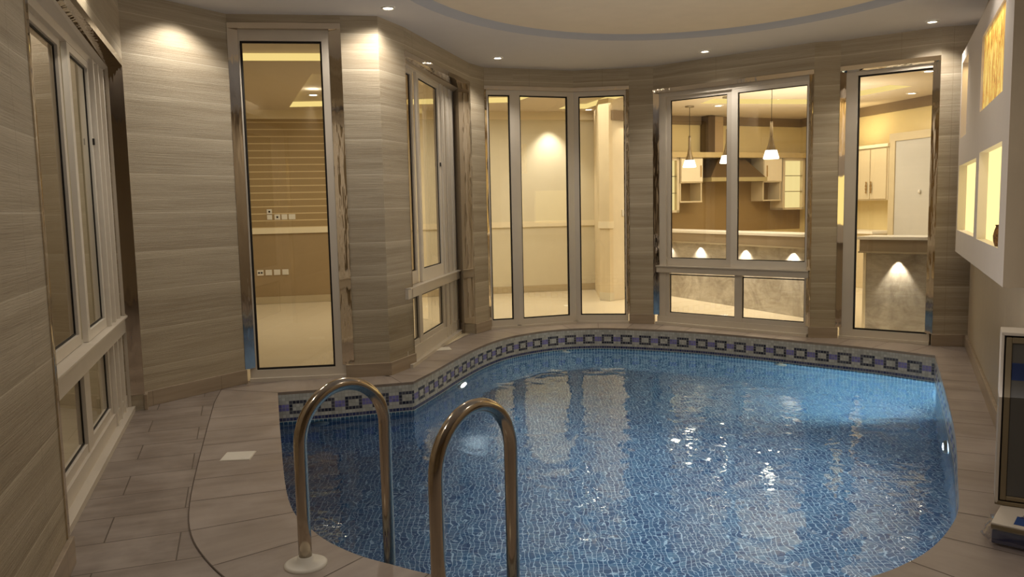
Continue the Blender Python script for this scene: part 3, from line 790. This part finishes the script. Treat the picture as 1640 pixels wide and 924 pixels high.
# upright carton standing on the box
cz0, cz1 = .108, .845
ct = empty('upright_carton', (2.07, 3.29, cz0)); tag(ct, 'tall white-edged carton with dark grey recessed face standing on the flat box', 'carton')
Q0 = Vector((2.068, 3.288)); Q0 = Vector((2.052, 3.29)); f1 = Vector((.86, -.50)).normalized(); f2 = Vector((.5, .86)).normalized()
q3 = lambda a, b: tuple(Q0+f1*a+f2*b)
def slab3(name, a0, a1, b0, b1, z0, z1, m, par=ct, bev=.003):
    mb = MB(); mb.prism([q3(a0, b0), q3(a1, b0), q3(a1, b1), q3(a0, b1)], z0, z1); o = mb.build(name, m, bevel=bev); hang(o, par); return o
LW3 = .42
sh = slab3('card_side', 0, .012, 0, .16, cz0, cz1, WC); slab3('card_top', 0, LW3, -.0, .16, cz1-.010, cz1+.004, WC); slab3('card_base', 0, LW3, 0, .16, cz0-.006, cz0+.010, BRC)
slab3('shadow_gap', .012, LW3, .012, .15, cz0+.010, cz1-.010, GASKET)  # solid black slab standing for the shade behind the card edge
for (a0, a1, z0, z1) in ((.018, .040, cz0+.016, cz1-.018), (.040, LW3, cz1-.042, cz1-.018), (.040, LW3, cz0+.016, cz0+.034)):
    slab3('inner_frame', a0, a1, .002, .03, z0, z1, BRC)
slab3('grey_face', .040, LW3, .008, .02, cz0+.034, cz1-.042, GP); slab3('navy_label', .041, LW3, .006, .012, cz1-.20, cz1-.125, BC)

# ------------------------------------------------------------------ hall and kitchen beyond the glass
ZC = 2.97
BIG = [(-7.5, -3), (9.5, -3), (9.5, 18), (-7.5, 18)]
hf = filled('floor_hall', -.002, BIG, [ROOMX], HFLOOR); struct(hf)
if hf.data.polygons[0].normal.z < 0: hf.data.flip_normals()
trays = [[(-4.6, 6.95), (-1.5, 7.25), (-1.5, 8.48), (-4.6, 8.1)], [(-3.25, 12.0), (-2.23, 9.23), (1.0, 9.9), (.08, 12.0)], [(.80, 12.9), (1.25, 11.2), (1.75, 11.3), (1.25, 12.95)],
         [(3.0, 12.6), (3.3, 10.2), (5.6, 11.2), (4.95, 13.0)]]
rd = [(-3.75+.50*math.cos(a), 9.9+.40*math.sin(a)) for a in [2*PI*k/28 for k in range(28)]]
hc = filled('ceiling_hall', ZC, BIG, trays+[rd, ROOMX], plain('hall_ceiling_paint', (.62, .52, .38), .85, 0, .02)); struct(hc)
mb = MB(); mb.box(-7.5, 9.5, 5, 18, ZC+.075, ZC+.09); struct(mb.build('ceiling_hall_upper', plain('tray_plate_paint', (.66, .57, .44), .85)))
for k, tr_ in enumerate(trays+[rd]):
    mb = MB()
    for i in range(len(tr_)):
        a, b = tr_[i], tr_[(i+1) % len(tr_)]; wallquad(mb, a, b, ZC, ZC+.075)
    struct(mb.build('trim_%d' % (3+k), E_COVE))  # tray sides emit the cove light themselves, no strip behind them
def wprism(name, a, b, z0, z1, mat, th=.1, st=True, par=None, y0=0.):
    mb = MB(); n = perp(a, b); A_, B_ = V2(a), V2(b)
    mb.prism([tuple(A_+n*y0), tuple(B_+n*y0), tuple(B_+n*(y0+th)), tuple(A_+n*(y0+th))], z0, z1)
    o = mb.build(name, mat)
    if st: struct(o)
    if par: hang(o, par)
    return o
H0 = Vector((-6, 11.8)); hd = Vector((8, 1.8)).normalized(); hn = Vector((-hd.y, hd.x))
hp = lambda u_: tuple(H0+hd*u_)
wprism('wall_hall_striped', hp(-1.4), hp(4.4), 1.15, ZC, STRIPE); wprism('wall_hall_dado', hp(-1.4), hp(4.4), 0, 1.15, BROWNW)
wprism('wall_hall_cream', hp(4.4), hp(8.2), 0, ZC, CREAM)
wprism('trim_8', hp(-1.4), hp(8.0), 1.09, 1.18, CREAM2, .03, y0=-.03)
wprism('baseboard_hall', hp(-1.4), hp(8.0), 0, .11, plain('hall_skirting', (.48, .39, .25), .5), .02, y0=-.02)
wprism('trim_9', hp(-1.4), hp(8.0), 2.84, ZC, CREAM2, .07, y0=-.07)
# partition end and corridor wall
PA = plain('partition_cream', (.70, .58, .38), .6)
mb = MB(); mb.prism([(1.33, 11.9), (1.46, 11.74), (1.52, 11.8), (1.55, 13.5), (1.42, 13.5)], 0, ZC); struct(mb.build('wall_partition', PA))
mb = MB(); mb.prism([(1.31, 11.9), (1.455, 11.71), (1.53, 11.78), (1.53, 11.85), (1.45, 11.8), (1.36, 11.95)], 1.08, 1.18); struct(mb.build('trim_10', CREAM2))
mb = MB(); mb.prism([(1.32, 11.9), (1.455, 11.72), (1.53, 11.8), (1.53, 11.86), (1.35, 11.96)], 0, .12); struct(mb.build('baseboard_partition', CREAM))
wprism('wall_corridor', (1.50, 11.80), (2.15, 12.35), 0, ZC, plain('corridor_wall', (.74, .64, .46), .6), .08)
wprism('trim_11', (1.50, 11.78), (2.12, 12.3), 2.66, 2.80, CROWN, .04, y0=-.04)
# kitchen walls
K0 = Vector((2.72, 13.8)); kd = Vector((2.78, 1.1)).normalized(); kp = lambda u_: tuple(K0+kd*u_)
wprism('wall_kitchen', kp(-1.4), kp(3.9), 0, ZC+.2, KWALL, y0=.37)
wprism('trim_12', kp(-1.3), kp(3.3), 2.82, 2.975, CROWN, .05, y0=.32)
S0 = Vector((5.77, 13.4)); sd = Vector((.43, -1.6)).normalized(); sp_ = lambda u_: tuple(S0+sd*u_)
wprism('wall_kitchen_side', sp_(-2.2), sp_(4), 0, ZC+.2, KWALL, .1, y0=.30)
wprism('trim_13', sp_(-2), sp_(3.5), 2.82, 2.975, CROWN, .05, y0=.25)
# outer enclosure
wprism('wall_hall_far_left', (-7.4, 6.0), (-7.4, 12.4), 0, ZC, BROWNW)
wprism('wall_hall_left', (-2.88, 5.80), (-7.4, 7.4), 0, ZC, CREAM, .1)
wprism('wall_side_room', (-3.1, -1.), (-4.1, 6.3), 0, ZC, DARKROOM, .1)
wprism('wall_kitchen_right', (4.6, 7.35), (8.9, 7.35), 0, ZC, CREAM, .1, y0=-.3)
wprism('wall_kitchen_end', (8.9, 13), (8.9, 7.2), 0, ZC, CREAM, .1)
# sockets
def socket(name, u_, z, w_, h_, label, cat, n_hole=0, holes=((0, 0),)):
    p = V2(hp(u_)); t_ = empty(name, (p.x, p.y, z)); tag(t_, label, cat)
    mb = MB(); P_ = lambda a, y: tuple(p+hd*a-hn*y)
    mb.prism([P_(-w_/2, 0), P_(w_/2, 0), P_(w_/2, .012), P_(-w_/2, .012)], z-h_/2, z+h_/2); hang(mb.build('face_plate', WHITEP, bevel=.002), t_)
    if n_hole:
        mb = MB()
        for (a, b) in holes: mb.prism([P_(a-.014, .0119), P_(a+.014, .0119), P_(a+.014, .014), P_(a-.014, .014)], z+b-.014, z+b+.014)
        hang(mb.build('outlet_hole', GASKET), t_)
socket('wall_socket', 2.335, 1.43, .075, .075, 'white socket plate on the striped wall, alone above the row', 'socket', 1)
socket('wall_socket', 2.335, 1.345, .075, .075, 'white plate directly below the raised socket, left end of the upper row', 'socket')
socket('wall_socket', 2.45, 1.345, .085, .08, 'white socket plate with a dark hole, second in the upper row', 'socket', 1)
socket('wall_socket', 2.555, 1.345, .085, .08, 'blank white plate third in the upper row on the striped wall', 'socket')
socket('wall_socket', 2.67, 1.345, .10, .08, 'wide blank white plate at the right end of the upper row', 'socket')
for k, nm in enumerate(('leftmost', 'second', 'third', 'rightmost')):
    socket('wall_socket', 2.155+.125*k, .49, .095, .085, nm+' of the four white plates low on the brown wall', 'socket', 1 if k == 0 else 0, ((-.02, 0), (.02, 0)))
mb = MB(); d_ = Vector((.65, .55)).normalized(); n_ = Vector((-d_.y, d_.x)); c = Vector((1.50, 11.80))+d_*.27
mb.prism([tuple(c-d_*.05), tuple(c+d_*.05), tuple(c+d_*.05-n_*.012), tuple(c-d_*.05-n_*.012)], 1.25, 1.35)
tag(mb.build('light_switch', WHITEP, bevel=.002), 'square white light switch on the pale corridor wall', 'switch')

area('kitchen_up_fill', (4.2, 11.6, 2.2), (4.2, 11.8, 3.2), 40, 2.0, 2.0, WARM)  # unseen upward fill added to brighten the kitchen ceiling and upper walls
spot('cabinet_top_fill', (5.55, 13.2, 2.45), (5.9, 13.4, 2.9), 14, 2.4, .8, (1, .85, .5))  # spot added for the bright wall above the cabinet, no fitting
# island counters
def island(name, a, b, label, cap0=0.):
    A_, B_ = Vector(a), Vector(b); d = (B_-A_).normalized(); n = Vector((-d.y, d.x)); L = (B_-A_).length
    t_ = empty(name, (A_.x, A_.y, 0)); tag(t_, label, 'kitchen counter', 'stone-clad kitchen bar counters')
    P_ = lambda u_, y: tuple(A_+d*u_+n*y)
    def sl(nm, u0, u1, y0, y1, z0, z1, m):
        mb = MB(); mb.prism([P_(u0, y0), P_(u1, y0), P_(u1, y1), P_(u0, y1)], z0, z1); hang(mb.build(nm, m), t_)
    sl('stone_front', 0, L, 0, .06, 0, .86, STONE); sl('end_panel', -.03, 0, -.01, .45, 0, .84, CREAM2); sl('body', 0, L, .06, .42, 0, .84, CAB)
    sl('worktop', -cap0, L+.05, -.10, .40, .99, 1.02, COUNTER); sl('fascia', -cap0+.02, L+.03, -.08, .38, .86, .99, FASCIA); sl('moulding', -cap0+.01, L+.04, -.09, .38, .845, .862, plain('counter_moulding', (.42, .35, .24), .5))
    return t_, d, n
i1, d_, n_ = island('kitchen_island', (2.18, 12.94), (3.66, 9.37), 'long stone-clad bar counter lit by spots behind the two-sash window', .0)
for u_ in (.72, 1.52, 2.52, 3.42):
    p = Vector((2.18, 12.94))+d_*u_-n_*.05; spot('counter_spot', (p.x, p.y, .81), (p.x+n_.x*.03, p.y+n_.y*.03, 0), 22, 2.0, .7, (1, .92, .78), .01)
i2, d_, n_ = island('kitchen_island', (3.885, 8.66), (4.95, 7.72), 'marbled stone counter with one bright spot behind the right tall window', .07)
p = Vector((3.885, 8.66))+d_*.33-n_*.05; spot('counter_spot', (p.x, p.y, .81), (p.x+n_.x*.03, p.y+n_.y*.03, 0), 30, 1.25, .6, (1, .9, .72), .01)

# pendant lamps
def pendant(x, y, zb, label):
    t_ = empty('pendant_lamp', (x, y, ZC)); tag(t_, label, 'pendant lamp', None)
    mb = MB(); mb.lathe([(0, 0), (.07, 0), (.07, -.02), (.0, -.025)], (x, y, ZC), 24); hang(mb.build('canopy', STEEL), t_)
    mb = MB(); mb.tube([(x, y, ZC), (x, y, zb+.40)], .004, 8); hang(mb.build('cable', GASKET), t_)
    mb = MB(); mb.lathe([(.0, .50), (.018, .50), (.022, .30), (.040, .20), (.068, .115), (.068, .11)], (x, y, zb), 24); hang(mb.build('stem', STEEL), t_)
    mb = MB(); mb.lathe([(0, 0), (.098, 0), (.105, .01), (.075, .115), (0, .118)], (x, y, zb), 28); hang(mb.build('shade', E_SHADE), t_)
    point('lamp', (x, y, zb-.05), 6, (1, .8, .55), .06)
pendant(2.90, 12.9, 2.0, 'leftmost of three white-shaded pendants over the kitchen island')
pendant(3.22, 11.86, 2.0, 'middle white-shaded pendant, half behind the kitchen window stile')
pendant(3.56, 10.9, 2.0, 'rightmost and largest white-shaded pendant seen through the right sash')

# kitchen wall units on wall K
def kbox(name, u0, u1, z0, z1, y0, y1, m, par=None, bev=0):
    mb = MB(); n = Vector((-kd.y, kd.x)); P_ = lambda u_, y: tuple(K0+kd*u_-n*(y-.37))
    mb.prism([P_(u0, y0), P_(u1, y0), P_(u1, y1), P_(u0, y1)], z0, z1); o = mb.build(name, m, bevel=bev)
    if par: hang(o, par)
    return o
struct(kbox('trim_14', -1.2, 3.2, 2.22, 2.31, 0, .42, plain('kitchen_cornice', (.50, .38, .18), .5)))
struct(kbox('trim_15', -1.2, 3.2, .9, 2.22, 0, .012, SPLASH))
def lit_cab(u0, u1, label):
    t_ = empty('display_cabinet', (*kp(u0), 1.28)); tag(t_, label, 'cabinet')
    for a in (u0, u1-.05): kbox('side', a, a+.05, 1.27, 2.22, .012, .36, CAB, t_)
    kbox('top', u0, u1, 2.17, 2.22, .012, .36, CAB, t_); kbox('bottom', u0, u1, 1.27, 1.31, .012, .36, CAB, t_)
    kbox('emissive_back', u0+.05, u1-.05, 1.31, 2.17, .27, .285, E_CAB, t_)  # glowing panel in place of light inside the cabinet
    for z in (1.60, 1.89): kbox('glass_shelf', u0+.05, u1-.05, z, z+.012, .29, .35, STEEL, t_)
lit_cab(-.30, .25, 'glowing glass-shelved display cabinet at the left of the kitchen wall')
lit_cab(2.49, 3.00, 'glowing glass-shelved display cabinet at the right of the kitchen wall')
def wall_cab(u0, u1, label, hside):
    t_ = empty('wall_cabinet', (*kp(u0), 1.46)); tag(t_, label, 'cabinet')
    kbox('carcass', u0, u1, 1.78, 2.22, .012, .36, CAB, t_); dr = kbox('door', u0+.01, u1-.01, 1.80, 2.20, .36, .38, CREAM2, t_, .004)
    hu = u1-.06 if hside else u0+.05
    kbox('handle', hu, hu+.012, 1.88, 2.08, .38, .40, GOLD, dr)
    for a in (u0, u1-.025): kbox('open_side', a, a+.025, 1.46, 1.78, .012, .34, CAB, t_)
    kbox('open_shelf', u0, u1, 1.44, 1.465, .012, .35, CAB, t_)
wall_cab(.27, .73, 'small cream wall cabinet with open shelf left of the cooker hood', 1)
wall_cab(2.05, 2.46, 'small cream wall cabinet with open shelf right of the cooker hood', 0)
hood = empty('cooker_hood', (*kp(1.4), 1.8)); tag(hood, 'dark steel cooker hood with tall flue on the kitchen wall', 'cooker hood')
kbox('flue', .92, 1.06, 2.31, 2.96, .02, .26, DSTEEL, hood); kbox('flue', 1.07, 1.28, 2.31, 2.96, .02, .20, plain('flue_bronze', (.50, .38, .24), .4, .4), hood)
kbox('back_panel', .76, 2.03, 1.80, 2.22, .013, .03, DSTEEL, hood)
mb = MB(); n = Vector((-kd.y, kd.x)); P_ = lambda u_, y, z: (*tuple(K0+kd*u_-n*(y-.37)), z)
lo = [P_(.82, .03, 1.87), P_(2.0, .03, 1.87), P_(2.0, .48, 1.87), P_(.82, .48, 1.87)]; hi = [P_(1.12, .03, 2.2), P_(1.7, .03, 2.2), P_(1.7, .28, 2.2), P_(1.12, .28, 2.2)]
for k in range(4): mb.face([lo[k], lo[(k+1) % 4], hi[(k+1) % 4], hi[k]])
hang(mb.build('canopy', plain('hood_bronze', (.17, .115, .06), .3, .5)), hood)
kbox('lip', .82, 2.02, 1.80, 1.87, .03, .50, plain('hood_lip', (.45, .38, .20), .35, .4), hood)
# side wall joinery
def sbox(name, u0, u1, z0, z1, y0, y1, m, par=None, bev=0):
    mb = MB(); n = Vector((-sd.y, sd.x)); P_ = lambda u_, y: tuple(S0+sd*u_-n*(y-.30))
    mb.prism([P_(u0, y0), P_(u1, y0), P_(u1, y1), P_(u0, y1)], z0, z1); o = mb.build(name, m, bevel=bev)
    if par: hang(o, par)
    return o
t_ = empty('wall_cabinet', (*sp_(0), 1.4)); tag(t_, 'cream double-door wall cabinet with ornate handles behind the right tall window', 'cabinet')
sbox('carcass', -.9, .80, 1.41, 2.25, 0, .30, CAB, t_); sbox('cornice', -.95, .82, 2.25, 2.30, 0, .34, CREAM2, t_)
for (a, b, hu) in ((-.88, -.1, -.14), (-.09, .40, .35), (.41, .78, .46)):
    dr = sbox('door', a+.005, b-.005, 1.43, 2.23, .30, .32, CAB, t_, .004)
    mb = MB(); p = Vector(S0+sd*hu)-Vector((-sd.y, sd.x))*.045; mb.lathe([(0, .1), (.014, .085), (.006, .06), (.017, .02), (.005, 0), (.017, -.02), (.006, -.06), (.014, -.085), (0, -.1)], (p.x, p.y, 1.62), 12); hang(mb.build('handle', GOLD), dr)
SURR = plain('door_surround_paint', (.55, .46, .30), .5)
t_ = empty('pantry_door', (*sp_(.9), 0)); tag(t_, 'pale grey door in a cream moulded surround behind the right tall window', 'door')
sbox('surround', .81, .93, 0, 2.44, 0, .30, SURR, t_); sbox('surround', .93, 2.3, 2.32, 2.44, 0, .30, SURR, t_); sbox('surround', 1.95, 2.07, 0, 2.32, 0, .30, SURR, t_)
dr = sbox('leaf', .93, 1.95, 0, 2.32, .24, .28, WHITED, t_)
p = Vector(S0+sd*1.46)-Vector((-sd.y, sd.x))*.0; mb = MB(); mb.lathe([(0, .03), (.02, .02), (.022, 0), (.02, -.02), (0, -.03)], (p.x, p.y, 1.53), 14); hang(mb.build('knob', WHITEP), dr)
t_ = empty('base_cabinet', (*sp_(0), 0)); tag(t_, 'low cream kitchen base cabinet under the double-door wall cabinet', 'cabinet')
sbox('carcass', -.9, .80, 0, .88, 0, .55, CAB, t_); sbox('worktop', -.92, .81, .88, .92, 0, .58, COUNTER, t_)

spot('floor_fill', (2.35, 10.2, 2.9), (2.6, 10.3, 0), 130, 1.3, .7, (1, .88, .66))  # unseen spot added to brighten the floor before the island
# interior downlights
GI = 'small round downlights in the hall and kitchen ceiling'
for (x, y, lb) in ((1.30, 13.05, 'round hall ceiling downlight seen left of the partition'), (1.85, 11.5, 'round hall ceiling downlight seen above the corridor beam'), (-2.60, 10.8, 'round hall ceiling downlight seen through the tall left window'),
                   (3.36, 12.9, 'round kitchen ceiling downlight near the window stile'), (5.95, 11.9, 'lower round kitchen ceiling downlight in the right tall window'), (5.15, 9.9, 'upper round kitchen ceiling downlight in the right tall window')):
    downlight(x, y, ZC, lb, GI, 0, r=.06)

area('hall_fill', (-3.2, 9.8, 2.9), (-3.2, 9.8, 0), 46, 3.0, 3.0, WARM)  # unseen area fills added to light hall and kitchen, no such panels
area('hall_fill', (.2, 11.2, 2.9), (.2, 11.2, 0), 62, 2.6, 2.0, WARM)
area('kitchen_fill', (4.2, 11.9, 2.9), (4.2, 11.9, 0), 80, 2.2, 2.2, WARM)
area('kitchen_fill', (4.4, 9.3, 2.9), (4.4, 9.3, 0), 32, 1.0, 1.0, WARM)
spot('wall_scallop', (.70, 13.05, 2.9), (.72, 13.18, 0), 75, 1.5, .8, (1, .95, .82))
spot('wall_scallop', (1.85, 11.85, 2.9), (1.88, 11.95, 0), 14, 1.4, .6, (1, .85, .62))
spot('wall_scallop', (5.35, 12.9, 2.9), (5.5, 12.9, 2.0), 25, 1.6, .6, (1, .82, .5))
area('side_room_fill', (-3.0, 4.2, 2.8), (-3.6, 4.2, 0), 22, .5, 1.8, WARM)  # unseen fill added to brighten the room behind the left window

# world, camera, view
w = bpy.data.worlds.new('dim_interior_air'); bpy.context.scene.world = w; w.use_nodes = True
w.node_tree.nodes['Background'].inputs[0].default_value = (1, .85, .65, 1); w.node_tree.nodes['Background'].inputs[1].default_value = .02
cam = bpy.data.cameras.new('camera'); co = bpy.data.objects.new('camera', cam); C.objects.link(co)
cam.sensor_fit = 'HORIZONTAL'; cam.sensor_width = 36.; cam.lens = 36.*1270/1640; cam.clip_start = .05
rol, pit = .0210, .1012
Z = Vector((-math.sin(rol)*math.cos(pit), math.cos(rol)*math.cos(pit), math.sin(pit))); fw = Vector((0, 0, -1.))
Y = (fw-Z*fw.dot(Z)).normalized(); X = Y.cross(Z)
co.matrix_world = Matrix.Translation((0, 0, 1.41)) @ Matrix((X, Y, Z)).to_4x4()
bpy.context.scene.camera = co
sc = bpy.context.scene
sc.view_settings.view_transform = 'Standard'; sc.view_settings.look = 'None'; sc.view_settings.exposure = 0.; sc.view_settings.gamma = 1.
sc.cycles.max_bounces = 10; sc.cycles.transparent_max_bounces = 12; sc.cycles.sample_clamp_indirect = 4.; sc.cycles.use_denoising = True
sc.cycles.caustics_reflective = False; sc.cycles.caustics_refractive = False
